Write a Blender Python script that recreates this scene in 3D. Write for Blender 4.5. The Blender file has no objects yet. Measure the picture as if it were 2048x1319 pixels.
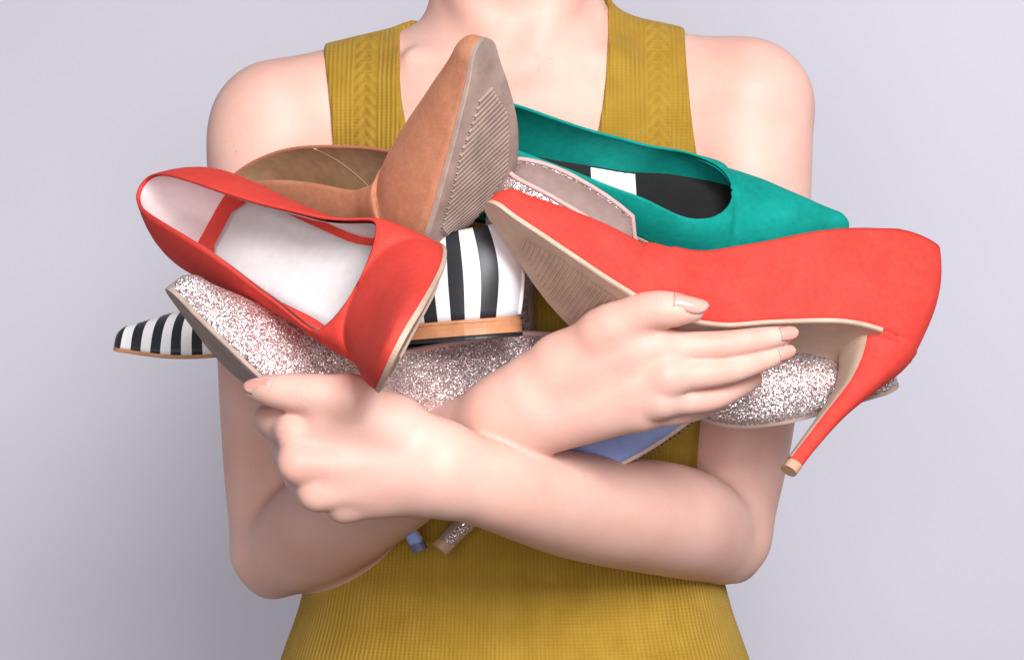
import bpy, bmesh, math
import numpy as np
from mathutils import Matrix, Vector

scene = bpy.context.scene
COL = scene.collection

# ------------------------------------------------------------------ camera
cam_data = bpy.data.cameras.new("camera")
cam = bpy.data.objects.new("camera", cam_data)
COL.objects.link(cam)
cam.location = (0.0, -1.6, 0.0)
cam.rotation_euler = (math.radians(90), 0, 0)
cam_data.sensor_width = 36.0
cam_data.lens = 36.0 * 1.6 / (2048 * 0.0003)
cam_data.clip_end = 50.0
scene.camera = cam

# ------------------------------------------------------------------ studio light
world = bpy.data.worlds.new("World")
scene.world = world
world.use_nodes = True
bg = world.node_tree.nodes["Background"]
bg.inputs[0].default_value = (1.0, 0.86, 0.80, 1)
bg.inputs[1].default_value = 0.05

def area(name, loc, target, size, power, color=(1, 1, 1), size_y=None, spread=180):
    d = bpy.data.lights.new(name, 'AREA')
    d.energy = power; d.color = color; d.size = size; d.spread = math.radians(spread)
    if size_y:
        d.shape = 'RECTANGLE'; d.size_y = size_y
    o = bpy.data.objects.new(name, d); COL.objects.link(o)
    o.location = loc
    o.rotation_euler = (Vector(target) - Vector(loc)).to_track_quat('-Z', 'Y').to_euler()
    return o
area("key_softbox", (0.50, -2.2, 0.92), (0.0, 0.0, 0.0), 0.9, 84, (1.0, 0.985, 0.98))
area("fill_softbox", (-0.10, -2.5, 0.0), (0.0, 0.0, 0.0), 0.9, 29, (1.0, 0.98, 0.98))
area("wall_softbox", (2.0, 0.25, 0.6), (0.45, 1.15, 0.1), 1.0, 5.2, (0.97, 0.96, 1.0), spread=75)
area("wall_softbox", (-2.0, 0.25, -0.5), (-0.35, 1.15, -0.2), 1.0, 3.4, (0.97, 0.96, 1.0), spread=75)

scene.view_settings.view_transform = 'Standard'
scene.view_settings.look = 'None'
scene.view_settings.exposure = 0.0
scene.view_settings.gamma = 1.0
scene.view_settings.use_curve_mapping = False
# ------------------------------------------------------------------ geometry helpers (pure numpy)
SC = 0.0003            # metres per photo pixel in the plane y = 0
CAM_D = 1.6

def P(px, py, y):
    k = SC * (CAM_D + y) / CAM_D
    return np.array([(px - 1024.0) * k, y, -(py - 659.5) * k])

class Pchip:
    """monotone cubic interpolation through (x, y) pairs"""
    def __init__(self, pts):
        p = np.array(pts, float); self.x = p[:, 0]; self.y = p[:, 1]
        h = np.diff(self.x); d = np.diff(self.y) / h
        m = np.zeros(len(p))
        for i in range(1, len(p) - 1):
            if d[i-1] * d[i] > 0:
                w1 = 2*h[i] + h[i-1]; w2 = h[i] + 2*h[i-1]
                m[i] = (w1 + w2) / (w1/d[i-1] + w2/d[i])
        m[0] = d[0]; m[-1] = d[-1]
        self.m = m
    def __call__(self, v):
        v = np.clip(np.asarray(v, float), self.x[0], self.x[-1])
        i = np.clip(np.searchsorted(self.x, v) - 1, 0, len(self.x) - 2)
        h = self.x[i+1] - self.x[i]; t = (v - self.x[i]) / h
        return ((2*t**3 - 3*t**2 + 1) * self.y[i] + (t**3 - 2*t**2 + t) * h * self.m[i]
                + (-2*t**3 + 3*t**2) * self.y[i+1] + (t**3 - t**2) * h * self.m[i+1])

def catmull(pts, n=400):
    p = np.array(pts, float)
    p = np.vstack([2*p[0] - p[1], p, 2*p[-1] - p[-2]])
    out = []
    seg = len(p) - 3
    for i in range(seg):
        t = np.linspace(0, 1, n // seg, endpoint=(i == seg - 1))[:, None]
        a, b, c, d = p[i], p[i+1], p[i+2], p[i+3]
        out.append(0.5 * ((2*b) + (c - a)*t + (2*a - 5*b + 4*c - d)*t**2 + (3*b - a - 3*c + d)*t**3))
    return np.vstack(out)

def smooth01(x):
    x = np.clip(x, 0, 1); return x*x*(3 - 2*x)

class Last:
    """the form of one shoe: x towards the toe, z up, ground at z = 0"""
    def __init__(self, ctrl, w, h, ratio, throat, wscale=1.0, hscale=1.0, m=9, lean=-.04, bulge=.006,
                 heel_round=.11, toe_round=.03, side_h=None, toe_bend=0.0, inner_full=.62, throat_skew=0.0, mid=0.0):
        c = catmull(ctrl, 500)
        d = np.r_[0, np.cumsum(np.linalg.norm(np.diff(c, axis=0), axis=1))]
        self.L = d[-1]; s = d / d[-1]
        self.ss = np.linspace(0, 1, 401)
        self.cx = np.interp(self.ss, s, c[:, 0]); self.cz = np.interp(self.ss, s, c[:, 1])
        tx = np.gradient(self.cx); tz = np.gradient(self.cz)
        l = np.hypot(tx, tz); self.tx = tx/l; self.tz = tz/l
        self.W0 = Pchip([(a, b*wscale) for a, b in w]); self.H0 = Pchip([(a, b*hscale) for a, b in h])
        self.R0 = Pchip(ratio)
        self.throat = throat; self.m = m; self.lean = lean; self.bulge = bulge
        self.hr = heel_round; self.tr = toe_round; self.side_h = side_h; self.tb = toe_bend; self.full = inner_full
        self.skew = throat_skew; self.mid = mid
    def frame(self, s):
        i = lambda a: np.interp(s, self.ss, a)
        z = np.zeros_like(s)
        C = np.stack([i(self.cx), self.tb * smooth01((s - .5) / .5) + self.mid * np.exp(-((s - .66) / .13)**2), i(self.cz)], -1)
        T = np.stack([i(self.tx), z, i(self.tz)], -1)
        U = np.stack([-i(self.tz), z, i(self.tx)], -1)
        return C, T, U
    def W(self, s):
        w = self.W0(s)
        a = np.clip(s / self.hr, 0, 1); w = w * np.sqrt(np.clip(1 - (1 - a)**2, 0, 1))
        b = np.clip((s - (1 - self.tr)) / self.tr, 0, 1); w = w * np.sqrt(np.clip(1 - b*b, 0, 1))
        return w
    def H(self, s, side):
        h = self.H0(s)
        if self.side_h is not None:
            h = h * self.side_h(s, side)
        b = np.clip((s - (1 - self.tr)) / self.tr, 0, 1)
        return h * (.35 + .65 * np.sqrt(np.clip(1 - b*b, 0, 1)))
    def upper(self, s, t, side, off=0.0):
        """s: along the foot, t: 0 feather edge .. 1 topline or ridge, side: -1 / 1"""
        s = np.asarray(s, float); t = np.asarray(t, float)
        s, t = np.broadcast_arrays(s, t)
        C, T, U = self.frame(s)
        w = np.maximum(self.W(s) - off, 0); h = self.H(s, side)
        th = self.throat + self.skew * side
        of = np.sqrt(np.clip(1 - np.clip(s / self.throat, 0, 1)**self.m, 0, 1))
        yt = w * self.R0(s) * of
        c = smooth01((s - (self.throat - .20)) / .20)
        h = h - off * (.55 + .45*c)
        p1y = w * (1.10 * (1 - c) + 1.0 * c)
        p1z = h * (self.full * (1 - c) + 1.0 * c)
        y = (1-t)**2 * w + 2*t*(1-t) * p1y + t*t * yt
        z = 2*t*(1-t) * p1z + t*t * h
        fall = np.exp(-(s / .10)**2)
        back = self.bulge * np.sin(np.pi * np.clip(t, 0, 1)) * fall
        ln = self.lean * np.exp(-(s / .3)**2)
        back = back - off * np.exp(-(s / .04)**2)
        return C + U * z[..., None] + T * (-(back + ln * z))[..., None] + np.stack([0*y, side * y, 0*y], -1)
    def sole(self, s, f, dz):
        """point under the foot; f: -1..1 across; dz: offset along the normal"""
        s = np.asarray(s, float); f = np.asarray(f, float); s, f = np.broadcast_arrays(s, f)
        C, T, U = self.frame(s)
        return C + U * np.asarray(dz)[..., None] + np.stack([0*s, f * self.W(s), 0*s], -1)

PUMP_CTRL = [(0, .096), (.025, .0905), (.055, .0765), (.088, .050), (.116, .023), (.138, .007), (.160, .001), (.195, .002), (.240, .010), (.262, .015)]
PUMP_W = [(0, .0275), (.15, .0285), (.30, .0265), (.42, .0265), (.58, .0365), (.66, .0375), (.76, .0320), (.87, .0205), (.95, .0110), (1, .0070)]
PUMP_H = [(0, .058), (.12, .053), (.25, .048), (.40, .043), (.52, .0405), (.62, .0405), (.70, .0405), (.78, .0355), (.88, .0245), (.95, .0165), (1, .0125)]
PUMP_R = [(0, .70), (.15, .74), (.3, .84), (.45, .96), (.6, .93), (.7, .86), (1, .8)]
FLAT_CTRL = [(0, .013), (.03, .0125), (.08, .0115), (.12, .010), (.16, .004), (.19, .0012), (.225, .002), (.262, .007), (.278, .010)]
FLAT_H = [(0, .057), (.10, .054), (.25, .044), (.40, .034), (.52, .030), (.60, .031), (.68, .034), (.76, .032), (.87, .0245), (.95, .0165), (1, .0125)]

# stiletto: back curve, breast curve (x, z) and half width, from the seat down to the ground
HEEL_B = [(.0004, .0985), (.0024, .0865), (.0098, .0670), (.0172, .0445), (.0218, .0200), (.0240, .0)]
HEEL_F = [(.0400, .0872), (.0345, .0785), (.0308, .0690), (.0288, .0560), (.0305, .0280), (.0330, .0)]
HEEL_W = [.0262, .0195, .0128, .0080, .0056, .0047]

PIVOT = np.array([.160, .001])
def bend_pts(pts, beta):
    """raise (or lower) the rear of the shoe about the ball by beta radians"""
    p = np.array(pts, float); a = -beta * smooth01((PIVOT[0] - p[:, 0]) / .07)
    d = p - PIVOT
    return PIVOT + np.stack([d[:, 0]*np.cos(a) - d[:, 1]*np.sin(a), d[:, 0]*np.sin(a) + d[:, 1]*np.cos(a)], -1)
BROWN_R = [(0, .62), (.15, .68), (.3, .76), (.45, .84), (.6, .85), (1, .8)]
TOP_R = [(0, .38), (.10, .42), (.2, .50), (.3, .63), (.45, .88), (.6, .95), (1, .8)]
TOP_H = [(0, .058), (.12, .053), (.25, .048), (.40, .043), (.52, .0405), (.62, .0385), (.70, .0330), (.78, .0250), (.88, .0165), (.95, .0120), (1, .0100)]
TOP_W = [(0, .0262), (.15, .0272), (.30, .0262), (.42, .0262), (.58, .0330), (.66, .0340), (.76, .0315), (.87, .0245), (.95, .0180), (1, .0140)]
CORAL_H = [(0, .060), (.06, .057), (.14, .050), (.25, .042), (.4, .036), (.52, .034), (.62, .0345), (.70, .0345), (.78, .0320), (.88, .0240), (.95, .0165), (1, .0125)]
BROWN_H = [(0, .054), (.12, .049), (.25, .045), (.40, .043), (.50, .047), (.58, .054), (.68, .054), (.78, .0470), (.88, .0320), (.95, .0195), (1, .0125)]
def pump(beta=0.0, heel_drop=0.0, **k):
    a = dict(ctrl=bend_pts(PUMP_CTRL, beta), w=PUMP_W, h=PUMP_H, ratio=PUMP_R, throat=.70); a.update(k)
    drop = lambda q: [(x + .2 * heel_drop * (1 - z/.09), z - heel_drop * (1 - z/.09)) for x, z in q]
    l = Last(**a); l.hb = bend_pts(drop(HEEL_B), beta); l.hf = bend_pts(drop(HEEL_F), beta); return l
def flat(beta=0.0, **k):
    a = dict(ctrl=FLAT_CTRL, w=PUMP_W, h=FLAT_H, ratio=PUMP_R, throat=.68); a.update(k); return Last(**a)

def GL_SIDE(s, side):
    return 1 - (.30 if side == 1 else 0.0) * smooth01((s - .235) / .02) * (1 - smooth01((s - .36) / .12))
# pose of every shoe: rotation rows, position, scale, (bend, toe bend, width, height)
POSE = {
    'coral_side': ([[-0.8238, 0.3525, 0.444], [-0.1319, -0.8809, 0.4546], [0.5513, 0.316, 0.7721]], [0.1985, -0.0074, -0.0875], 1.0286, (-0.0572, 0.0066, 0.9941, 1.2943)),
    'glitter_left': ([[-0.6769, 0.4912, 0.5482], [-0.5076, -0.8509, 0.1356], [0.5331, -0.1864, 0.8253]], [-0.0139, 0.1024, -0.1418], 1.1020, (-0.12, 0.0009, 0.9884, 1.0957)),
    'coral_top': ([[0.2133, 0.4653, -0.8591], [-0.9757, 0.0557, -0.2121], [-0.0508, 0.8834, 0.4658]], [-0.1035, 0.1188, 0.0189], 1.2242, (-0.0805, -0.0154, 1.0117, 0.7519)),
    'brown': ([[0.1248, 0.6159, -0.7779], [-0.7295, 0.5883, 0.3488], [0.6725, 0.524, 0.5227]], [-0.0519, 0.1395, -0.0555], 1.1675, (0.2358, 0.0124, 0.9771, 0.9112)),
    'glitter_right': ([[0.9847, 0.1686, -0.0443], [-0.1702, 0.8755, -0.4523], [-0.0375, 0.4529, 0.8908]], [-0.0152, 0.1053, -0.0365], 0.9902, (0.0394, 0.0003, 0.9978, 0.9901)),
    'blue': ([[0.8976, 0.0814, -0.4333], [-0.0727, 0.9967, 0.0366], [0.4349, -0.0014, 0.9005]], [-0.0814, 0.0911, -0.1557], 0.9896, (0.0334, 0.0005, 1.0012, 1.0)),
    'green': ([[0.9762, -0.0157, 0.2163], [0.1764, 0.6376, -0.7499], [-0.1261, 0.7702, 0.6252]], [-0.0481, 0.0984, 0.0915], 0.9788, (0.0, 0.0029, 0.9763, 0.9913)),
    'striped': ([[-0.9516, -0.3015, -0.0602], [0.3018, -0.9534, 0.004], [-0.0586, -0.0144, 0.9982]], [0.0047, 0.005, -0.0044], 0.9648, (0.0, -0.0001, 1.0, 1.0293)),
}
# ------------------------------------------------------------------ materials
class NT:
    def __init__(self, name):
        self.m = bpy.data.materials.new(name); self.m.use_nodes = True
        self.t = self.m.node_tree; self.t.nodes.clear()
        self.out = self.n('ShaderNodeOutputMaterial')
        self.b = self.n('ShaderNodeBsdfPrincipled')
        self.l(self.b.outputs[0], self.out.inputs[0])
    def n(self, typ, **kw):
        x = self.t.nodes.new(typ)
        for k, v in kw.items():
            setattr(x, k, v)
        return x
    def l(self, a, b):
        self.t.links.new(a, b)
    def set(self, **kw):
        for k, v in kw.items():
            i = self.b.inputs[k.replace('_', ' ')]
            i.default_value = (*v, 1) if isinstance(v, tuple) and len(v) == 3 and i.type == 'RGBA' else v
        return self
    def coord(self, which='Object'):
        return self.n('ShaderNodeTexCoord').outputs[which]
    def noise(self, scale, detail=3, rough=.55, vec=None):
        x = self.n('ShaderNodeTexNoise'); x.inputs['Scale'].default_value = scale
        x.inputs['Detail'].default_value = detail; x.inputs['Roughness'].default_value = rough
        self.l(vec if vec is not None else self.coord(), x.inputs['Vector']); return x.outputs['Fac']
    def ramp(self, fac, stops):
        r = self.n('ShaderNodeValToRGB'); e = r.color_ramp.elements
        while len(e) < len(stops): e.new(.5)
        for i, (p, c) in enumerate(stops):
            e[i].position = p; e[i].color = (*c, 1) if len(c) == 3 else c
        self.l(fac, r.inputs[0]); return r.outputs[0]
    def bump(self, h, strength=.3, dist=.001, prev=None):
        b = self.n('ShaderNodeBump'); b.inputs['Strength'].default_value = strength; b.inputs['Distance'].default_value = dist
        self.l(h, b.inputs['Height'])
        if prev is not None: self.l(prev, b.inputs['Normal'])
        return b.outputs[0]
    def math(self, op, a, b=None):
        m = self.n('ShaderNodeMath'); m.operation = op
        for i, v in enumerate((a, b)):
            if v is None: continue
            if isinstance(v, (int, float)): m.inputs[i].default_value = v
            else: self.l(v, m.inputs[i])
        return m.outputs[0]
    def mix(self, fac, a, b, mode='MIX'):
        m = self.n('ShaderNodeMix'); m.data_type = 'RGBA'; m.blend_type = mode
        for i, v in ((0, fac), (6, a), (7, b)):
            if isinstance(v, (int, float)): m.inputs[i].default_value = v
            elif isinstance(v, tuple): m.inputs[i].default_value = (*v, 1)
            else: self.l(v, m.inputs[i])
        return m.outputs[2]

def suede(name, c, dark, light, sheen=.35):
    t = NT(name)
    blot = t.noise(38, 4, .6); fine = t.noise(900, 2, .6)
    base = t.ramp(blot, [(.30, dark), (.52, c), (.72, light)])
    nap = t.noise(210, 3, .65)
    base = t.mix(.35, base, t.ramp(nap, [(.32, dark), (.68, light)]))
    col = t.mix(.22, base, t.ramp(fine, [(.3, dark), (.7, light)]))
    t.l(col, t.b.inputs['Base Color'])
    t.set(Roughness=.85, Specular_IOR_Level=.18, Sheen_Weight=sheen, Sheen_Roughness=.45)
    t.b.inputs['Sheen Tint'].default_value = (*light, 1)
    t.l(t.bump(fine, .35, .0006, t.bump(blot, .15, .002)), t.b.inputs['Normal'])
    return t.m

def leather(name, c, rough=.5, var=.12, bump=.12, spec=.4, scale=120):
    t = NT(name)
    v = t.noise(scale, 4, .6); f = t.noise(1400, 2)
    d = tuple(x * (1 - var) for x in c); l = tuple(min(1, x * (1 + var)) for x in c)
    t.l(t.ramp(v, [(.3, d), (.7, l)]), t.b.inputs['Base Color'])
    t.set(Roughness=rough, Specular_IOR_Level=spec)
    t.l(t.bump(f, bump, .0004), t.b.inputs['Normal'])
    return t.m

def glitter(name):
    t = NT(name)
    co = t.coord()
    def layer(scale):
        v = t.n('ShaderNodeTexVoronoi'); v.inputs['Scale'].default_value = scale; t.l(co, v.inputs['Vector']); return v
    v = layer(1500)
    col = t.n('ShaderNodeSeparateColor'); t.l(v.outputs['Color'], col.inputs[0])
    base = t.ramp(col.outputs[0], [(0, (.40, .26, .27)), (.25, (.66, .51, .51)), (.55, (.86, .77, .77)), (.82, (.95, .92, .92)), (1, (.95, .80, .78))])
    t.l(base, t.b.inputs['Base Color'])
    # every flake lies at its own angle
    sub = t.n('ShaderNodeVectorMath'); sub.operation = 'SUBTRACT'; t.l(v.outputs['Color'], sub.inputs[0]); sub.inputs[1].default_value = (.5, .5, .5)
    sc = t.n('ShaderNodeVectorMath'); sc.operation = 'SCALE'; t.l(sub.outputs[0], sc.inputs[0]); sc.inputs['Scale'].default_value = .95
    geo = t.n('ShaderNodeNewGeometry')
    add = t.n('ShaderNodeVectorMath'); add.operation = 'ADD'; t.l(geo.outputs['Normal'], add.inputs[0]); t.l(sc.outputs[0], add.inputs[1])
    nrm = t.n('ShaderNodeVectorMath'); nrm.operation = 'NORMALIZE'; t.l(add.outputs[0], nrm.inputs[0])
    t.l(nrm.outputs[0], t.b.inputs['Normal'])
    t.l(t.ramp(col.outputs[1], [(0, (.30,) * 3), (.45, (.80,) * 3)]), t.b.inputs['Metallic'])
    t.set(Roughness=.34)
    return t.m

def stripes(name):
    t = NT(name)
    uv = t.n('ShaderNodeUVMap'); uv.uv_map = 'UVMap'
    s = t.n('ShaderNodeSeparateXYZ'); t.l(uv.outputs[0], s.inputs[0])
    k = t.math('MULTIPLY', s.outputs[0], STRIPES)
    k = t.math('ADD', k, t.math('MULTIPLY', t.math('SUBTRACT', t.noise(25, 1), .5), .10))
    f = t.math('FRACT', k)
    a = t.math('GREATER_THAN', f, .5)
    t.l(t.mix(a, (.80, .80, .82), (.022, .024, .030)), t.b.inputs['Base Color'])
    t.set(Roughness=.42, Specular_IOR_Level=.45)
    t.l(t.bump(t.noise(700, 3), .10, .0005), t.b.inputs['Normal'])
    return t.m
STRIPES = 16.0

def joint(a, b, r):
    o = np.array([0, .222, -.34]); return (P(*a) - o, P(*b) - o, r)
JOINTS = [joint((1292, 615, -.078), (1345, 615, -.078), .013), joint((1440, 684, -.066), (1520, 676, -.058), .011), joint((1520, 676, -.058), (1570, 668, -.05), .008),
          joint((1448, 736, -.064), (1518, 717, -.055), .011), joint((1518, 717, -.055), (1566, 703, -.048), .008), joint((1415, 790, -.054), (1474, 772, -.04), .010),
          joint((1330, 700, -.068), (1440, 692, -.066), .014), joint((1338, 752, -.072), (1448, 740, -.064), .014), joint((605, 780, -.078), (550, 780, -.073), .013),
          joint((590, 862, -.070), (540, 838, -.035), .014), joint((596, 925, -.076), (570, 892, -.03), .014), joint((632, 982, -.070), (600, 950, -.03), .014)]
def skin_mat(name):
    t = NT(name)
    big = t.noise(22, 3, .55); mid = t.noise(120, 3, .6); pore = t.noise(1700, 2, .6)
    base = t.ramp(big, [(.30, (.765, .440, .365)), (.50, (.805, .490, .415)), (.72, (.830, .540, .470))])
    base = t.mix(t.math('MULTIPLY', mid, .34), base, (.74, .39, .32))
    fr = t.n('ShaderNodeTexVoronoi'); fr.inputs['Scale'].default_value = 75; t.l(t.coord(), fr.inputs['Vector'])
    frk = t.ramp(fr.outputs['Distance'], [(.03, (1, 1, 1)), (.10, (0, 0, 0))])
    base = t.mix(t.math('MULTIPLY', frk, t.math('MULTIPLY', t.math('GREATER_THAN', t.noise(9, 2), .56), .35)), base, (.46, .22, .14))
    t.l(base, t.b.inputs['Base Color'])
    t.set(Roughness=.50, Specular_IOR_Level=.32, Subsurface_Weight=.35, Subsurface_Scale=.010)
    t.b.inputs['Subsurface Radius'].default_value = (1.0, .36, .2)
    # folds of skin and a flush of red over the finger joints
    co = t.coord(); wr = None; fl = None
    for k, (a, b, r) in enumerate(JOINTS):
        a = np.array(a); b = np.array(b); ax = (b - a)/np.linalg.norm(b - a)
        d = t.n('ShaderNodeVectorMath'); d.operation = 'DISTANCE'; t.l(co, d.inputs[0]); d.inputs[1].default_value = tuple(a)
        m = t.ramp(t.math('DIVIDE', d.outputs['Value'], r), [(.35, (1, 1, 1)), (1, (0, 0, 0))])
        dp = t.n('ShaderNodeVectorMath'); dp.operation = 'DOT_PRODUCT'; t.l(co, dp.inputs[0]); dp.inputs[1].default_value = tuple(ax)
        ph = t.math('ADD', t.math('MULTIPLY', dp.outputs['Value'], 2*math.pi/.0024), t.math('MULTIPLY', t.noise(230, 3), 11.0))
        w = t.math('MULTIPLY', t.math('SINE', ph), m)
        if r < .0135: wr = w if wr is None else t.math('ADD', wr, w)
        fl = m if fl is None else t.math('MAXIMUM', fl, m)
    base2 = t.mix(t.math('MULTIPLY', fl, .30), base, (.78, .36, .30))
    t.l(base2, t.b.inputs['Base Color'])
    t.l(t.bump(pore, .16, .0005, t.bump(mid, .10, .0012, t.bump(wr, .07, .0005))), t.b.inputs['Normal'])
    return t.m

def knit_mat(name):
    t = NT(name)
    uv = t.n('ShaderNodeUVMap'); uv.uv_map = 'UVMap'
    s = t.n('ShaderNodeSeparateXYZ'); t.l(uv.outputs[0], s.inputs[0])
    wob = t.math('MULTIPLY', t.math('SUBTRACT', t.noise(30, 2), .5), .0012)
    u = t.math('ADD', s.outputs[0], wob)
    rib = t.math('SINE', t.math('MULTIPLY', u, 2 * math.pi / .0031))
    # a twisted cable runs up the middle of each strap
    def col(xc, hw):
        dx = t.math('ABSOLUTE', t.math('SUBTRACT', s.outputs[0], xc))
        inside = t.math('LESS_THAN', dx, hw)
        hb = t.math('SINE', t.math('ADD', t.math('MULTIPLY', s.outputs[1], 2 * math.pi / .0078), t.math('MULTIPLY', dx, 2 * math.pi / .0078)))
        edge = t.math('MULTIPLY', t.math('COSINE', t.math('MULTIPLY', dx, 2 * math.pi / hw)), -.8)
        return inside, t.math('ADD', hb, edge)
    up = t.math('GREATER_THAN', s.outputs[1], .075)
    for xc, hw in ((-.0985, .0075), (.0985, .0075)):
        ins, hh = col(xc, hw)
        mk = t.math('MULTIPLY', ins, up)
        mm = t.n('ShaderNodeMix'); mm.data_type = 'FLOAT'; t.l(mk, mm.inputs[0]); t.l(rib, mm.inputs[2]); t.l(hh, mm.inputs[3]); rib = mm.outputs[0]
    st = t.math('SINE', t.math('ADD', t.math('MULTIPLY', s.outputs[1], 2 * math.pi / .0022), t.math('MULTIPLY', rib, 1.2)))
    h = t.math('ADD', rib, t.math('MULTIPLY', st, .35))
    fine = t.noise(1500, 2)
    nv = t.noise(60, 4)
    col = t.ramp(nv, [(.3, (.365, .212, .025)), (.7, (.435, .262, .038))])
    col = t.mix(t.math('MULTIPLY', t.math('SUBTRACT', 1.0, t.math('ADD', .5, t.math('MULTIPLY', rib, .5))), .28), col, (.28, .165, .018))
    t.l(col, t.b.inputs['Base Color'])
    t.set(Roughness=.92, Specular_IOR_Level=.12, Sheen_Weight=.25, Sheen_Roughness=.5)
    t.b.inputs['Sheen Tint'].default_value = (.75, .6, .25, 1)
    t.l(t.bump(h, .45, .0010, t.bump(fine, .3, .0006)), t.b.inputs['Normal'])
    return t.m

def wall_mat(name):
    t = NT(name)
    t.l(t.ramp(t.noise(1.6, 3), [(.3, (.555, .545, .620)), (.7, (.580, .570, .645))]), t.b.inputs['Base Color'])
    t.set(Roughness=.9, Specular_IOR_Level=.1)
    t.l(t.bump(t.noise(400, 3), .05, .001), t.b.inputs['Normal'])
    return t.m

M = dict(
    coral=suede('coral_suede', (.750, .062, .046), (.670, .045, .034), (.800, .085, .066), .22),
    brown=suede('tan_suede', (.510, .215, .120), (.390, .150, .080), (.600, .285, .175), .45),
    green=suede('green_suede', (.000, .280, .230), (.000, .200, .165), (.008, .355, .310), .45),
    blue=suede('blue_suede', (.300, .385, .720), (.260, .340, .660), (.345, .430, .760), .3),
    glitter=glitter('rose_glitter'),
    stripes=stripes('striped_leather'),
    lining_white=leather('white_lining', (.780, .690, .700), .7, .05, .10, .2),
    lining_rose=leather('rose_lining', (.650, .480, .440), .6, .10, .12, .25),
    lining_tan=leather('tan_lining', (.530, .340, .205), .75, .14, .2, .15),
    lining_black=leather('black_lining', (.016, .015, .016), .6, .1, .1, .3),
    rose_trim=leather('rose_trim', (.640, .410, .400), .5, .06),
    pad_white=leather('white_sock', (.740, .700, .710), .6, .05, .10, .25),
    sole_tan=leather('tan_sole', (.610, .440, .345), .55, .12, .12, .3, 60),
    sole_grey=leather('worn_sole', (.400, .295, .255), .6, .25, .2, .25, 45),
    tread=leather('tread_rubber', (.600, .440, .355), .6, .12, .15, .3, 60),
    tread_grey=leather('worn_tread', (.340, .250, .215), .65, .25, .2, .25, 45),
    heel_tan=leather('tan_leather_heel', (.520, .235, .115), .45, .15, .1, .4, 90),
    tip_tan=leather('tan_heel_tip', (.560, .340, .230), .45, .08),
    tip_dark=leather('dark_heel_tip', (.110, .125, .230), .5, .1),
    black=leather('black_leather', (.020, .020, .024), .45, .1),
    label_white=leather('white_label', (.780, .780, .770), .6, .02, .03),
    seam=leather('seam_thread', (.600, .420, .280), .7, .05),
    skin=skin_mat('skin'), knit=knit_mat('mustard_knit'), wall=wall_mat('studio_wall'),
    nail=leather('nail_polish', (.800, .400, .340), .15, .03, .02, .5),
)
# ------------------------------------------------------------------ mesh helpers
def link(name, verts, faces, mat, parent=None, uv=None, smooth=True, merge=0.0, uvname='UVMap'):
    me = bpy.data.meshes.new(name)
    verts = np.asarray(verts, float)
    me.from_pydata([tuple(v) for v in verts], [], [tuple(int(i) for i in f) for f in faces])
    if uv is not None:
        lay = me.uv_layers.new(name=uvname)
        idx = np.zeros(len(me.loops), np.int32); me.loops.foreach_get('vertex_index', idx)
        lay.data.foreach_set('uv', np.asarray(uv, np.float32)[idx].ravel())
    if merge:
        bm = bmesh.new(); bm.from_mesh(me)
        bmesh.ops.remove_doubles(bm, verts=bm.verts, dist=merge)
        bm.to_mesh(me); bm.free()
    me.materials.append(mat)
    if smooth:
        me.polygons.foreach_set('use_smooth', [True] * len(me.polygons))
    me.update()
    o = bpy.data.objects.new(name, me); COL.objects.link(o)
    if parent is not None: o.parent = parent
    return o

def grid_faces(n, m, flip=False, base=0):
    f = []
    for i in range(n - 1):
        for j in range(m - 1):
            a = base + i*m + j; b = a + 1; c = a + m + 1; d = a + m
            f.append((a, d, c, b) if flip else (a, b, c, d))
    return f

def tube(pts, r, n=8, closed=False):
    pts = np.asarray(pts, float); N = len(pts)
    t = np.gradient(pts, axis=0); t /= np.linalg.norm(t, axis=1)[:, None] + 1e-12
    ref = np.array([0, 0, 1.0]); V = []
    for p, q in zip(pts, t):
        a = np.cross(q, ref)
        if np.linalg.norm(a) < 1e-3: a = np.cross(q, [0, 1.0, 0])
        a /= np.linalg.norm(a); b = np.cross(q, a)
        for k in range(n):
            th = 2*math.pi*k/n; V.append(p + r*(math.cos(th)*a + math.sin(th)*b))
    F = []
    for i in range(N - 1):
        for k in range(n):
            F.append((i*n + k, i*n + (k+1) % n, (i+1)*n + (k+1) % n, (i+1)*n + k))
    F.append(tuple(range(n))[::-1]); F.append(tuple((N-1)*n + k for k in range(n)))
    return V, F

def stations(throat, extra=0.0):
    a = .12 * np.linspace(0, 1, 14)**1.8
    b = np.linspace(.12, throat - .10, 20)[1:]
    c = throat - .10 * np.linspace(1, 0, 18)**2.2
    d = np.linspace(throat, .955, 20)[1:]
    e = .955 + .045 * np.sin(np.linspace(0, np.pi/2, 12))[1:]
    return np.r_[a, b, c[1:], d, e]

def thing(name, label, cat, group=None, pose=None):
    o = bpy.data.objects.new(name, None); COL.objects.link(o)
    o.empty_display_size = .02
    o['label'] = label; o['category'] = cat
    if group: o['group'] = group
    if pose is not None:
        R, t, sc, _ = pose
        m = Matrix([list(R[i]) + [t[i]] for i in range(3)] + [[0, 0, 0, 1]])
        o.matrix_world = m
    return o

def solidify(o, th, off=-1):
    m = o.modifiers.new('thickness', 'SOLIDIFY'); m.thickness = th; m.offset = off; m.use_even_offset = False
    m.use_rim = True
    return m

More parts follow.
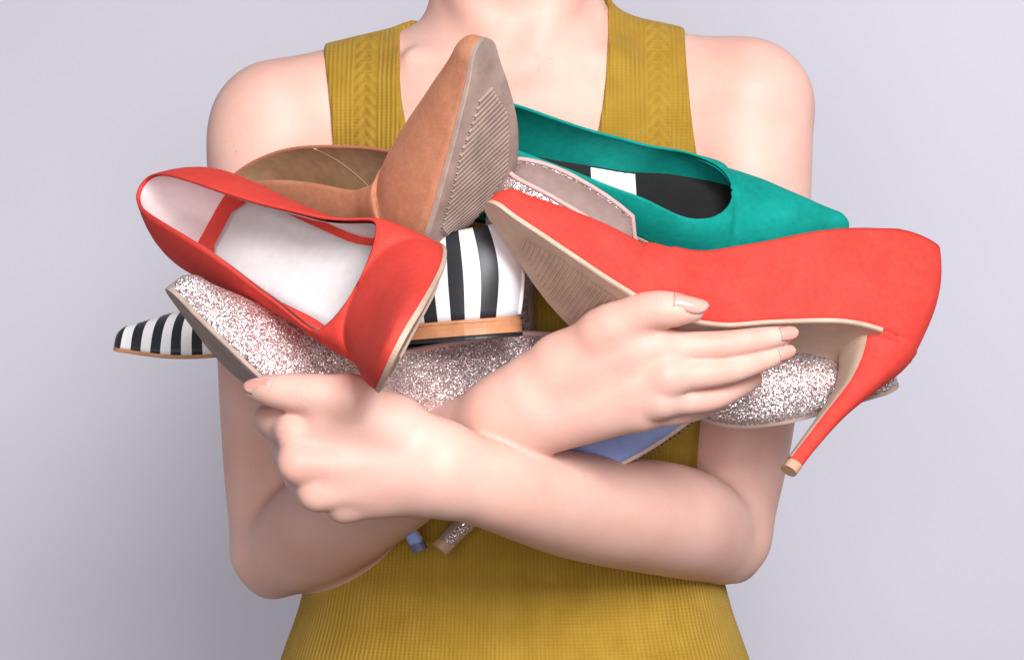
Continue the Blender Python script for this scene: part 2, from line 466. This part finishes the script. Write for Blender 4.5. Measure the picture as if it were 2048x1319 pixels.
def build_shoe(root, last, sc, mats, heel='stiletto', sock=None, label=None, binding=None, tread=True, seam=False, sole_th=.0023, t_rows=16, low_heel=.0, back_strip=None):
    k = sc
    S = stations(last.throat); n = len(S); m = t_rows
    tt = np.linspace(0, 1, m)
    SS, TT = np.meshgrid(S, tt, indexing='ij')
    # upper
    V = []; F = []; UV = []
    for side in (1, -1):
        base = len(V) and sum(len(v) for v in V) or 0
        p = last.upper(SS, TT, side).reshape(-1, 3)
        F += grid_faces(n, m, flip=(side == -1), base=base)
        V.append(p); UV.append(np.stack([SS.ravel(), TT.ravel()*side], -1))
    up = link('upper', np.vstack(V) * k, F, mats['upper'], root, uv=np.vstack(UV), merge=3e-5)
    solidify(up, .0014)
    # lining
    S2 = S[S < last.throat + .16]; n2 = len(S2)
    t2 = np.linspace(0.0, .985, m)
    V = []; F = []
    S3, T3 = np.meshgrid(S2, t2, indexing='ij')
    for side in (1, -1):
        base = sum(len(v) for v in V)
        p = last.upper(S3, T3, side, off=.0025)
        F += grid_faces(n2, m, flip=(side == 1), base=base)
        V.append(p.reshape(-1, 3))
    link('lining', np.vstack(V) * k, F, mats['lining'], root, merge=3e-5)
    # insole
    def sheet(name, s0, s1, wf, dz, mat, parent, ns=40, nf=9, crown=0.0):
        s = np.linspace(s0, s1, ns); f = np.linspace(-1, 1, nf)
        A, B = np.meshgrid(s, f, indexing='ij')
        w = last.W(A); hw = np.maximum(wf(A, w), 0)
        p = last.sole(A, B * hw / np.maximum(w, 1e-6), dz + crown * B**4)
        return link(name, p.reshape(-1, 3) * k, grid_faces(ns, nf, flip=True), mat, parent)
    ins = sheet('insole', .004, last.throat + .14, lambda s, w: w - .0016, .0024, mats['insole'], root, crown=.001)
    if sock:
        so = sheet('sock_lining', sock[0], sock[1], lambda s, w: (w - sock[2]) * np.clip(.45 + (s - sock[0]) / .05 * .55, 0, 1), .0036, sock[3], ins, ns=30)
        solidify(so, .0008)
    if label:
        sheet('insole_label', label[0], label[1], lambda s, w: w - .003, .0032, label[2], ins, ns=12)
    # sole
    s = np.r_[[.112] if heel == 'stiletto' else .03 * np.linspace(0, 1, 8)**1.6, np.linspace(.118 if heel == 'stiletto' else .04, .95, 60), .95 + .05*np.sin(np.linspace(0, np.pi/2, 10))[1:]]
    w = last.W(s) + .0006; W_ = np.maximum(last.W(s), 1e-5)
    prof = [(1.0, .0002), (1.0, -sole_th*.75), (.965, -sole_th), (-.965, -sole_th), (-1.0, -sole_th*.75), (-1.0, .0002)]
    rows = [last.sole(s, f * w / W_, np.full(len(s), dz)) for f, dz in prof]
    p = np.stack(rows, 1); q = len(prof)
    F = []
    for i in range(len(s) - 1):
        for j in range(q):
            a = i*q + j; b = i*q + (j+1) % q
            F.append((a, a + q, b + q, b))
    F.append(tuple(range(q))); F.append(tuple((len(s)-1)*q + j for j in range(q))[::-1])
    sole = link('sole', p.reshape(-1, 3) * k, F, mats['sole'], root)
    sole.data.polygons.foreach_set('use_smooth', [False] * len(sole.data.polygons))
    if tread:
        s0, s1 = (.60, .90) if tread is True else tread
        ribs = int((s1 - s0) * last.L / .0031)
        V = []; F = []
        for r in range(ribs):
            a = s0 + (s1 - s0) * r / ribs; b = a + (s1 - s0) / ribs * .58
            e = min(1.0, .35 + 2.4 * min((a - s0), (s1 - a)) / (s1 - s0))
            f = np.linspace(-.72, .72, 7) * e
            sk = .012 * f
            lo = -sole_th - .0001; hi = -sole_th - .0012
            for aa, dz in ((a, lo), (a + .15*(b-a), hi), (a + .85*(b-a), hi), (b, lo)):
                V.append(last.sole(aa + sk, f, np.full(7, dz)))
            base = r * 28
            F += grid_faces(4, 7, flip=False, base=base)
        o = link('tread', np.vstack(V) * k, F, mats['tread'], sole, smooth=False)
        o['kind'] = 'stuff'
    # heel
    if heel == 'stiletto':
        N = 44
        B = catmull(last.hb, 200); Fr = catmull(last.hf, 200)
        def at(c, u):
            d = np.r_[0, np.cumsum(np.linalg.norm(np.diff(c, axis=0), axis=1))]; d /= d[-1]
            return np.stack([np.interp(u, d, c[:, 0]), np.interp(u, d, c[:, 1])], -1)
        Wc = Pchip([(i/5, x) for i, x in enumerate(HEEL_W)])
        def rings(us, grow=0.0, half=None):
            out = []
            for u in us:
                b = at(B, u); f = at(Fr, u); wv = float(Wc(u)) + grow
                c = (b + f)/2; a = (f - b)/2
                ph = np.linspace(0, 2*math.pi, 28, endpoint=False) if half is None else np.linspace(-half, half, 9)
                cs, sn = np.cos(ph), np.sin(ph)
                ex = np.where(cs > 0, .55, .95)
                x = np.sign(cs) * np.abs(cs)**.9; y = np.sign(sn) * np.abs(sn)**ex
                gx = 1 + grow / (np.linalg.norm(a) + 1e-9)
                out.append(np.stack([c[0] + a[0]*x*gx, wv*y, c[1] + a[1]*x*gx], -1))
            return np.array(out)
        def loft(R):
            nr, nn = R.shape[:2]; F = []
            for i in range(nr - 1):
                for j in range(nn):
                    F.append((i*nn + j, i*nn + (j+1) % nn, (i+1)*nn + (j+1) % nn, (i+1)*nn + j))
            F.append(tuple(range(nn))[::-1]); F.append(tuple((nr-1)*nn + j for j in range(nn)))
            return R.reshape(-1, 3), F
        v, f = loft(rings(np.linspace(0.0, .945, N)))
        h = link('heel', v * k, f, mats['heel'], root)
        s5 = np.linspace(.012, .106, 14)
        w5 = np.maximum(last.W(s5), 1e-5); f5 = np.maximum(w5 - .0008, 0)/w5
        rows = [last.sole(s5, sg*f5, np.full(len(s5), dz)) for sg, dz in ((1, .0008), (1, -.0035), (-1, -.0035), (-1, .0008))]
        pp = np.stack(rows, 1); F5 = []
        for i5 in range(len(s5) - 1):
            for j5 in range(4):
                a5 = i5*4 + j5; b5 = i5*4 + (j5+1) % 4; F5.append((a5, a5 + 4, b5 + 4, b5))
        F5.append((0, 1, 2, 3)); F5.append(tuple((len(s5)-1)*4 + j5 for j5 in (3, 2, 1, 0)))
        link('heel_seat', pp.reshape(-1, 3) * k, F5, mats['heel'], h)
        v, f = loft(rings(np.linspace(.945, 1.0, 5), .0003))
        tp = link('heel_tip', v * k, f, mats['tip'], h, smooth=False)
        R = rings(np.linspace(.02, .93, 40), 0.0, .62)
        R[..., 0] += .0006
        link('heel_breast', R.reshape(-1, 3) * k, grid_faces(40, 9), mats['sole'], h)
    else:
        s = np.r_[.05 * np.linspace(0, 1, 12)**1.7, np.linspace(.05, .25, 10)[1:]]
        wv = last.W(s)
        lp = np.vstack([np.stack([last.sole(s, np.ones_like(s), np.full(len(s), -sole_th*.9))], 0)[0],
                        last.sole(s, -np.ones_like(s), np.full(len(s), -sole_th*.9))[::-1]])
        n0 = len(lp)
        def block(z0, z1, grow, name, mat, par):
            c = lp.mean(0)
            def ring(z, g):
                q = lp.copy(); q[:, 0] = c[0] + (q[:, 0] - c[0]) * (1 + g); q[:, 1] *= 1 + g
                q[:, 2] = lp[:, 2] + (z if z <= 0 else 0); return q
            rs = [ring(z0, grow), ring(z0 + (z1 - z0)*.5, grow - .01), ring(z1, grow + .0)]
            V = np.vstack(rs); F = []
            for i in range(2):
                for j in range(n0):
                    F.append((i*n0 + j, (i+1)*n0 + j, (i+1)*n0 + (j+1) % n0, i*n0 + (j+1) % n0))
            F.append(tuple(range(n0))); F.append(tuple(2*n0 + j for j in range(n0))[::-1])
            return link(name, V * k, F, mat, par, smooth=False)
        h = block(0, -low_heel, .035, 'heel', mats['heel'], root)
        block(-low_heel - .0002, -low_heel - .0026, .045, 'heel_tip', mats['tip'], h)
    if binding:
        sb = S[S <= last.throat]
        a = last.upper(sb, np.ones_like(sb), 1); b = last.upper(sb, np.ones_like(sb), -1)
        pts = np.vstack([a[::-1], b[1:]])
        v, f = tube(pts * k, .0016 * k, 8)
        link('topline_binding', v, f, binding, up)
    if back_strip:
        u = np.linspace(.02, 1, 16)
        v, f = tube(last.upper(0*u, u, 1) * k - np.array([.0003, 0, 0]), .0012, 8)
        link('back_piping', v, f, back_strip, up)
    if seam:
        u = np.linspace(0, 1, 20)
        pts = last.upper(seam[0] + (seam[1] - seam[0]) * u, .97 - .9*u, seam[2])
        pts[:, 1] -= seam[2] * .0024
        v, f = tube(pts * k, .0005, 6)
        link('lining_seam', v, f, M['seam'], root)
    return up
# ------------------------------------------------------------------ the person: one skin grown from a distance field
def axis(segs):
    out = [segs[0][0]]
    for a, b, h in segs:
        n = max(1, int(round((b - a)/h))); out += list(a + (b - a)*np.arange(1, n + 1)/n)
    return np.array(out, np.float32)

class Field:
    def __init__(self, gx, gy, gz):
        self.gx, self.gy, self.gz = gx, gy, gz
        self.a = np.full((len(gx), len(gy), len(gz)), .5, np.float32)
    def box(self, lo, hi):
        def r(g, a, b):
            i = max(0, int(np.searchsorted(g, a)) - 1); j = min(len(g), int(np.searchsorted(g, b)) + 1); return slice(i, max(j, i + 1))
        return r(self.gx, lo[0], hi[0]), r(self.gy, lo[1], hi[1]), r(self.gz, lo[2], hi[2])
    def pts(self, bx):
        return self.gx[bx[0]][:, None, None], self.gy[bx[1]][None, :, None], self.gz[bx[2]][None, None, :]
    @staticmethod
    def smin(a, b, k):
        if k <= 0: return np.minimum(a, b)
        h = np.clip(.5 + .5*(b - a)/k, 0, 1)
        return b*(1 - h) + a*h - k*h*(1 - h)
    def put(self, bx, d, k):
        self.a[bx] = self.smin(self.a[bx], d.astype(np.float32), k)
    def capsule(self, a, b, ra, rb, k=.0, flat=None):
        """tapered rod; flat = (axis, ratio) squeezes it along an axis"""
        a = np.asarray(a, float); b = np.asarray(b, float); R = max(ra, rb) + .03
        bx = self.box(np.minimum(a, b) - R, np.maximum(a, b) + R)
        X, Y, Z = self.pts(bx)
        ab = b - a; L2 = max(ab @ ab, 1e-9)
        t = np.clip(((X - a[0])*ab[0] + (Y - a[1])*ab[1] + (Z - a[2])*ab[2]) / L2, 0, 1)
        dx, dy, dz = X - a[0] - t*ab[0], Y - a[1] - t*ab[1], Z - a[2] - t*ab[2]
        q = dx*dx + dy*dy + dz*dz
        if flat is not None:
            n, ratio = np.asarray(flat[0], float), flat[1]; n = n/np.linalg.norm(n)
            pr = dx*n[0] + dy*n[1] + dz*n[2]
            q = q + pr*pr*(1/ratio**2 - 1)
            d = (np.sqrt(q) - (ra + (rb - ra)*t)) * (ratio*.5 + .5)
        else:
            d = np.sqrt(q) - (ra + (rb - ra)*t)
        self.put(bx, d, k)
    def chain(self, pts, k_in, k_join=0.0):
        """pts: list of (point, radius); joined within by k_in"""
        f = Field(self.gx, self.gy, self.gz)
        c = catmull(np.array([[*p, r] for p, r in pts]), (26 if pts[0][1] > .02 else 12)*(len(pts) - 1))
        for a, b in zip(c[:-1], c[1:]):
            f.capsule(a[:3], b[:3], a[3], b[3], 0.0)
        return f
    def union(self, other, k):
        self.a = self.smin(self.a, other.a, k)

def surface_nets(gx, gy, gz, F):
    nx, ny, nz = F.shape
    s = F < 0
    c = np.zeros((nx-1, ny-1, nz-1), np.uint8)
    for i in (0, 1):
        for j in (0, 1):
            for l in (0, 1):
                c += s[i:nx-1+i, j:ny-1+j, l:nz-1+l]
    act = (c > 0) & (c < 8)
    idx = np.argwhere(act)
    ids = np.full(act.shape, -1, np.int32); ids[act] = np.arange(len(idx))
    I, J, K = idx.T
    val = {}
    for i in (0, 1):
        for j in (0, 1):
            for l in (0, 1):
                val[i, j, l] = F[I+i, J+j, K+l]
    acc = np.zeros((len(idx), 3)); cnt = np.zeros(len(idx))
    for p in val:
        for ax in range(3):
            if p[ax] == 0:
                q = list(p); q[ax] = 1; q = tuple(q)
                a, b = val[p], val[q]
                m = (a < 0) != (b < 0)
                t = np.where(m, a/np.where(m, a - b, 1), 0)
                pos = np.tile(np.array(p, float), (len(idx), 1)); pos[:, ax] = t
                acc[m] += pos[m]; cnt[m] += 1
    rel = acc/cnt[:, None]
    v = np.empty_like(rel)
    for ax, (g, n) in enumerate(((gx, I), (gy, J), (gz, K))):
        v[:, ax] = g[n] + (g[n+1] - g[n])*rel[:, ax]
    faces = []
    # edges along each axis
    def quads(ax):
        a = [slice(None)]*3; b = [slice(None)]*3; a[ax] = slice(0, -1); b[ax] = slice(1, None)
        s0, s1 = s[tuple(a)], s[tuple(b)]
        e = np.argwhere(s0 != s1)
        o1, o2 = [(1, 2), (2, 0), (0, 1)][ax]
        e = e[(e[:, o1] > 0) & (e[:, o2] > 0) & (e[:, o1] < F.shape[o1]-1) & (e[:, o2] < F.shape[o2]-1)]
        ins = s0[e[:, 0], e[:, 1], e[:, 2]]
        def cell(d1, d2):
            q = e.copy(); q[:, o1] -= d1; q[:, o2] -= d2; return ids[q[:, 0], q[:, 1], q[:, 2]]
        f = np.stack([cell(1, 1), cell(0, 1), cell(0, 0), cell(1, 0)], 1)
        f[~ins] = f[~ins][:, ::-1]
        return f
    faces = np.vstack([quads(0), quads(1), quads(2)])
    return v, faces

def fast_mesh(name, v, f, mat, uv=None):
    me = bpy.data.meshes.new(name)
    me.vertices.add(len(v)); me.vertices.foreach_set('co', np.asarray(v, np.float32).ravel())
    me.loops.add(len(f)*4); me.loops.foreach_set('vertex_index', np.asarray(f, np.int32).ravel())
    me.polygons.add(len(f)); me.polygons.foreach_set('loop_start', np.arange(len(f), dtype=np.int32)*4)
    try: me.polygons.foreach_set('loop_total', np.full(len(f), 4, np.int32))
    except Exception: pass
    if uv is not None:
        lay = me.uv_layers.new(name='UVMap')
        lay.data.foreach_set('uv', np.asarray(uv, np.float32)[np.asarray(f).ravel()].ravel())
    me.update(calc_edges=True); me.validate()
    me.polygons.foreach_set('use_smooth', [True]*len(me.polygons))
    me.materials.append(mat)
    o = bpy.data.objects.new(name, me); COL.objects.link(o); return o

YT = .222                       # depth of the torso axis
KT = SC*(CAM_D + YT)/CAM_D      # metres per photo pixel there
TORSO = [(40, 120, .045, .240), (100, 235, .058, .240), (170, 325, .068, .240), (260, 372, .076, .242), (380, 388, .084, .241), (550, 395, .096, .232),
         (700, 388, .102, .222), (900, 378, .096, .222), (1050, 382, .096, .222), (1200, 412, .100, .222), (1319, 452, .107, .222), (1520, 505, .115, .222)]

def torso_dist(X, Y, Z):
    py = 659.5 - Z/KT
    T = np.array(TORSO)
    a = Pchip(T[:, [0, 1]])(py)*KT; b = Pchip(T[:, [0, 2]])(py); cy = Pchip(T[:, [0, 3]])(py)
    n = 2.25
    r = (np.abs((X - (1030 - 1024)*KT)/a)**n + np.abs((Y - cy)/b)**n)**(1/n)
    d = (r - 1)*np.minimum(a, b)*.95
    ztop = -(40 - 659.5)*KT
    return np.maximum(d, (Z - ztop)*.8)

def torso_field(F):
    bx = F.box((-.3, .05, -.4), (.3, .36, .3))
    X, Y, Z = F.pts(bx)
    F.put(bx, torso_dist(X, Y, Z), 0)
    for px in (872, 1186):      # bust
        F.capsule(P(px, 600, .178), P(px + (1030 - px)*.05, 650, .172), .050, .052, .045)
    # slope of the shoulders
    F.capsule(P(885, 135, .243), P(560, 240, .232), .031, .040, .022)
    F.capsule(P(1178, 120, .243), P(1480, 212, .232), .032, .041, .022)
    return F

def core_field(F):
    torso_field(F)
    # neck with the two tendons and the collar bones
    F.capsule(P(1030, 160, .238), P(1030, -240, .212), .0545, .0545, .030, flat=((0, 1, 0), .95))
    F.capsule(P(1030, -210, .19), P(1030, -330, .15), .056, .050, .03)
    for s in (-1, 1):
        F.capsule(P(1030 + s*118, -60, .196), P(1030 + s*30, 120, .178), .0080, .0055, .016)
        F.capsule(P(1030 + s*24, 150, .181), P(1030 + s*200, 122, .192), .0078, .0058, .015)
    # shoulders and upper arms
    F.capsule(P(545, 272, .228), P(552, 480, .224), .0425, .0395, .020)
    F.capsule(P(1494, 216, .228), P(1498, 440, .224), .0450, .0410, .020)
    return F

def body_fields():
    gx = axis([(-.255, -.175, .003), (-.175, .185, .0015), (.185, .255, .003)])
    gy = axis([(-.098, .015, .0015), (.015, .36, .003)])
    gz = axis([(-.345, -.14, .003), (-.14, .03, .0015), (.03, .315, .003)])
    F = core_field(Field(gx, gy, gz))
    ur = F.chain([(P(548, 330, .226), .0410), (P(552, 650, .215), .0405), (P(556, 900, .204), .0375), (P(550, 1090, .197), .0295)], .015)
    ul = F.chain([(P(1496, 300, .226), .0430), (P(1490, 650, .212), .0400), (P(1476, 850, .200), .0375), (P(1450, 1062, .188), .0305)], .015)
    # forearms
    fr = F.chain([(P(552, 1108, .196), .0270), (P(640, 1054, .150), .0360), (P(760, 982, .092), .0335), (P(900, 898, .028), .0268), (P(1010, 836, -.014), .0238), (P(1060, 806, -.026), .0215)], .012)
    fl = F.chain([(P(1440, 1072, .184), .0315), (P(1345, 1040, .124), .0365), (P(1160, 1012, .036), .0330), (P(1010, 974, -.024), .0275), (P(880, 938, -.052), .0240)], .012)
    ur.union(fr, .010); ul.union(fl, .010)
    ur.capsule(P(542, 1150, .208), P(550, 1115, .203), .0140, .0230, .012)
    ul.capsule(P(1472, 1122, .203), P(1455, 1090, .197), .0135, .0230, .012)
    # hands: palm bones, then every finger joined to the palm on its own
    def hand(arm, palm, fingers, kp=.008, kf=.006):
        pf = Field(gx, gy, gz)
        for a, ra, b, rb in palm:
            pf.capsule(P(*a), P(*b), ra, rb, kp)
        arm.union(pf, .014)
        base = arm.a
        out = base.copy()
        for ch in fingers:
            g = arm.chain([(P(*p), r) for p, r in ch], .0035)
            lo = np.min([P(*p) for p, r in ch], 0) - .035; hi = np.max([P(*p) for p, r in ch], 0) + .035
            bx = arm.box(lo, hi)
            out[bx] = np.minimum(out[bx], Field.smin(base[bx], g.a[bx], kf))
        arm.a = out
    hand(ur, HAND_R['palm'], HAND_R['fingers'])
    hand(ul, HAND_L['palm'], HAND_L['fingers'])
    F.union(ur, .016)
    F.union(ul, .0035)
    return F

HAND_R = dict(   # the hand at the right of the picture, fingers straight over the coral shoe
    palm=[((1020, 826, -.018), .0150, (1325, 700, -.058), .0110), ((1010, 838, -.018), .0170, (1335, 752, -.062), .0110),
          ((1012, 856, -.016), .0170, (1320, 798, -.056), .0105), ((1018, 872, -.012), .0160, (1282, 826, -.046), .0095),
          ((1010, 820, -.016), .0205, (1125, 728, -.036), .0170), ((1125, 728, -.036), .0175, (1222, 656, -.057), .0130),
          ((1090, 775, -.026), .0195, (1268, 700, -.053), .0150), ((1130, 745, -.036), .0190, (1288, 688, -.056), .0132)],
    fingers=[
        [((1205, 664, -.055), .0136), ((1290, 625, -.066), .0118), ((1345, 619, -.0705), .0102), ((1386, 621, -.0715), .0066)],
        [((1325, 698, -.058), .0102), ((1440, 690, -.058), .0084), ((1522, 678, -.051), .0071), ((1572, 669, -.046), .0052)],
        [((1335, 752, -.062), .0102), ((1448, 741, -.056), .0085), ((1520, 720, -.048), .0072), ((1568, 704, -.042), .0054)],
        [((1320, 800, -.056), .0096), ((1415, 796, -.047), .0080), ((1474, 772, -.034), .0074), ((1505, 757, -.022), .0060)],
        [((1282, 826, -.046), .0092), ((1362, 822, -.036), .0078), ((1415, 810, -.022), .0066), ((1445, 796, -.010), .0055)],
    ])
HAND_L = dict(   # the hand at the left, in front, closed round the toe of the glitter shoe
    palm=[((880, 905, -.056), .0160, (592, 862, -.060), .0110), ((878, 926, -.056), .0165, (598, 925, -.066), .0115),
          ((880, 950, -.054), .0165, (634, 982, -.060), .0105), ((884, 972, -.050), .0155, (688, 1008, -.050), .0100),
          ((880, 905, -.054), .0160, (795, 848, -.058), .0152), ((795, 848, -.058), .0152, (700, 798, -.066), .0132),
          ((790, 862, -.060), .0150, (650, 835, -.064), .0115)],
    fingers=[
        [((700, 797, -.068), .0138), ((605, 786, -.068), .0115), ((550, 781, -.064), .0098), ((510, 779, -.058), .0062)],
        [((592, 862, -.060), .0112), ((538, 838, -.028), .0092), ((560, 812, .002), .0080), ((610, 800, .012), .0068)],
        [((598, 925, -.066), .0112), ((570, 892, -.024), .0092), ((600, 865, .006), .0080), ((650, 850, .014), .0068)],
        [((634, 982, -.060), .0106), ((596, 950, -.020), .0088), ((630, 920, .008), .0076), ((680, 905, .016), .0065)],
        [((688, 1008, -.050), .0096), ((650, 985, -.014), .0078), ((680, 960, .010), .0068), ((720, 945, .016), .0058)],
    ])

def curve_x(pts):
    f = Pchip(pts); return lambda py: f(py)
NECK_L = curve_x([(-200, 800), (50, 800), (150, 800), (250, 812), (350, 862), (440, 975), (470, 1012)])
NECK_R = curve_x([(-200, 1222), (30, 1217), (130, 1213), (250, 1198), (350, 1150), (440, 1050), (470, 1014)])
ARM_L = curve_x([(-200, 640), (100, 648), (200, 658), (310, 666), (420, 640), (520, 585), (620, 520), (1500, 300)])
ARM_R = curve_x([(-200, 1366), (70, 1370), (170, 1377), (300, 1392), (420, 1425), (520, 1480), (620, 1540), (1500, 1800)])

def tank_region(X, Y, Z):
    K = SC*(CAM_D + np.clip(Y, .12, .24))/CAM_D
    px = X/K + 1024; py = 659.5 - Z/K
    d = np.maximum(ARM_L(py) - px, px - ARM_R(py))
    front = np.minimum(px - NECK_L(py), NECK_R(py) - px)
    front = np.where(py < 470, front, -50)
    back = np.minimum(np.minimum(px - 838, 1200 - px), (95 - py))
    w = smooth01((Y - .225)/.03)
    neck = front*(1 - w) + back*w
    return np.maximum(d, neck)*K

def build_person():
    body = body_fields()
    v, f = surface_nets(body.gx, body.gy, body.gz, body.a)
    root = bpy.data.objects.new('person', None); COL.objects.link(root)
    root.location = (0, YT, -.34)
    root['label'] = 'person in a mustard knit tank top hugging the armful of shoes with crossed arms'
    root['category'] = 'person'
    shift = np.array([0, YT, -.34])
    o = fast_mesh('body', v - shift, f, M['skin']); o.parent = root
    # knitted top: a shell over the torso
    gx = axis([(-.20, .20, .0022)]); gy = axis([(.07, .36, .0022)]); gz = axis([(-.345, .26, .0022)])
    T = core_field(Field(gx, gy, gz))
    X, Y, Z = gx[:, None, None], gy[None, :, None], gz[None, None, :]
    XX, YY, ZZ = np.broadcast_arrays(X, Y, Z)
    reg = np.empty(T.a.shape, np.float32)
    for i in range(0, len(gx), 40):
        s = slice(i, i + 40)
        reg[s] = tank_region(XX[s], YY[s], ZZ[s])
    d = T.a - .0038
    k = .003
    h = np.clip(.5 - .5*(reg - d)/k, 0, 1)
    S = reg*(1 - h) + d*h + k*h*(1 - h)
    v, f = surface_nets(gx, gy, gz, S)
    # drop what lies inside the body
    fi = np.stack([np.clip(np.searchsorted(g, v[:, a]), 0, len(g)-1) for a, g in enumerate((gx, gy, gz))], 1)
    inside = T.a[fi[:, 0], fi[:, 1], fi[:, 2]] < -.006
    f = f[~inside[f].all(1)]
    used = np.zeros(len(v), bool); used[f.ravel()] = True
    remap = np.cumsum(used) - 1
    v = v[used]; f = remap[f]
    ang = np.arctan2(v[:, 0], -(v[:, 1] - .23))
    wz = smooth01((v[:, 2] - .06)/.05)
    uv = np.stack([ang*.135*(1 - wz) + v[:, 0]*wz, v[:, 2]], -1)
    t = fast_mesh('tank_top', v - shift, f, M['knit'], uv=uv); t.parent = root
    t['label'] = 'mustard yellow ribbed knit tank top'
    # nails
    def nail(tip, back, up, length, width, name='fingernail'):
        tip = np.array(tip); back = np.array(back); x = tip - back; x /= np.linalg.norm(x)
        up = np.array(up, float); up -= x*(up @ x); up /= np.linalg.norm(up); y = np.cross(up, x)
        nu, nv = 14, 9; V = []
        for i in range(nu):
            u = i/(nu - 1)
            w = width*.5*(1 - .18*(1 - u)**3) * (1 if u < .5 else math.sqrt(max(0, 1 - ((u - .5)/.5)**2.2)))
            for j in range(nv):
                q = -1 + 2*j/(nv - 1)
                V.append(tip + x*(u*length) + y*(q*w) + up*(-.34*width*(q*w/(width*.5))**2 + .0006*math.sin(math.pi*u)))
        n = link(name, np.array(V) - shift, grid_faces(nu, nv, flip=True), M['nail'], root)
        solidify(n, .0006, 1)
        return n
    for fing, upv, L, W in NAILS:
        (pb, rb), (pt, rt) = fing[-2], fing[-1]
        b = P(*pb); t = P(*pt); u = np.array(upv, float); u /= np.linalg.norm(u)
        x = (t - b)/np.linalg.norm(t - b)
        d = L*.60; seg = np.linalg.norm(t - b); r = rt + (rb - rt)*min(1, d/seg)
        pb = t - x*d + u*(r*1.07); pt = t + x*(L - d) + u*(rt*.80)
        nail(pb, pb - (pt - pb), u, L, W)
    return root
NAILS = [(HAND_R['fingers'][0], (.10, -.75, .62), .0205, .0118), (HAND_R['fingers'][1], (.45, -.75, .25), .0120, .0085), (HAND_R['fingers'][2], (.45, -.8, .05), .0120, .0085),
         (HAND_L['fingers'][0], (-.1, -.80, .50), .0200, .0118)]
# ------------------------------------------------------------------ setting
wall = link('wall', [(-3, 1.15, -2), (3, 1.15, -2), (3, 1.15, 2.2), (-3, 1.15, 2.2)], [(0, 1, 2, 3)], M['wall'], smooth=False)
wall['kind'] = 'structure'

person = build_person()

# ------------------------------------------------------------------ shoes
def shoe_last(key, mk, **kw):
    b, tb, ws, hs = POSE[key][3]
    return mk(beta=b, toe_bend=tb, wscale=ws, hscale=hs, **kw)
CORAL = dict(upper=M['coral'], lining=M['lining_white'], insole=M['coral'], sole=M['sole_tan'], tread=M['tread'], heel=M['coral'], tip=M['tip_tan'])
GLIT = dict(upper=M['glitter'], lining=M['lining_rose'], insole=M['lining_black'], sole=M['sole_grey'], tread=M['tread_grey'], heel=M['glitter'], tip=M['tip_tan'])
GLITD = dict(GLIT, lining=M['lining_black'])

r = thing('coral_pump', 'coral suede stiletto pump lying on its side under the hand, tan ribbed sole showing', 'shoe', pose=POSE['coral_side'])
build_shoe(r, shoe_last('coral_side', pump, heel_drop=.010, h=CORAL_H, m=8), POSE['coral_side'][2], CORAL)
r = thing('coral_pump', 'coral suede pump seen from above, open towards us with white lining', 'shoe', pose=POSE['coral_top'])
build_shoe(r, shoe_last('coral_top', pump, throat=.665, m=14, ratio=TOP_R, w=TOP_W, h=TOP_H, mid=.006, toe_round=.09), POSE['coral_top'][2], CORAL, sock=(.12, .72, .0062, M['pad_white']))
r = thing('brown_pump', 'brown suede pump with its pointed toe up and worn sole facing right', 'shoe', pose=POSE['brown'])
build_shoe(r, shoe_last('brown', pump, throat=.56, h=BROWN_H, ratio=BROWN_R), POSE['brown'][2],
           dict(upper=M['brown'], lining=M['lining_tan'], insole=M['lining_tan'], sole=M['sole_grey'], tread=M['tread_grey'], heel=M['brown'], tip=M['tip_tan']), seam=(.24, .33, 1))
r = thing('glitter_pump', 'rose glitter pump with its toe at the left, gripped by the front hand', 'shoe', pose=POSE['glitter_left'])
build_shoe(r, shoe_last('glitter_left', pump), POSE['glitter_left'][2], GLITD, tread=False, binding=M['rose_trim'])
r = thing('glitter_pump', 'rose glitter pump behind the coral heel with its toe pointing right', 'shoe', pose=POSE['glitter_right'])
build_shoe(r, shoe_last('glitter_right', pump, side_h=GL_SIDE), POSE['glitter_right'][2], GLIT, tread=False, binding=M['rose_trim'])
r = thing('blue_pump', 'blue suede pump mostly hidden behind the crossed wrists', 'shoe', pose=POSE['blue'])
build_shoe(r, shoe_last('blue', pump), POSE['blue'][2],
           dict(upper=M['blue'], lining=M['lining_tan'], insole=M['lining_tan'], sole=M['sole_tan'], tread=M['tread'], heel=M['blue'], tip=M['tip_dark']))
r = thing('green_flat', 'green suede pointed flat at the upper right with black insole', 'shoe', pose=POSE['green'])
build_shoe(r, shoe_last('green', flat), POSE['green'][2],
           dict(upper=M['green'], lining=M['green'], insole=M['lining_black'], sole=M['sole_tan'], tread=M['tread'], heel=M['green'], tip=M['black']), heel='low', low_heel=.006, label=(.36, .47, M['label_white']))
r = thing('striped_flat', 'black and white striped pointed flat with a low tan heel', 'shoe', pose=POSE['striped'])
build_shoe(r, shoe_last('striped', flat), POSE['striped'][2],
           dict(upper=M['stripes'], lining=M['lining_black'], insole=M['lining_black'], sole=M['heel_tan'], tread=M['tread'], heel=M['heel_tan'], tip=M['black']), heel='low', low_heel=.0075, tread=False, back_strip=M['label_white'])
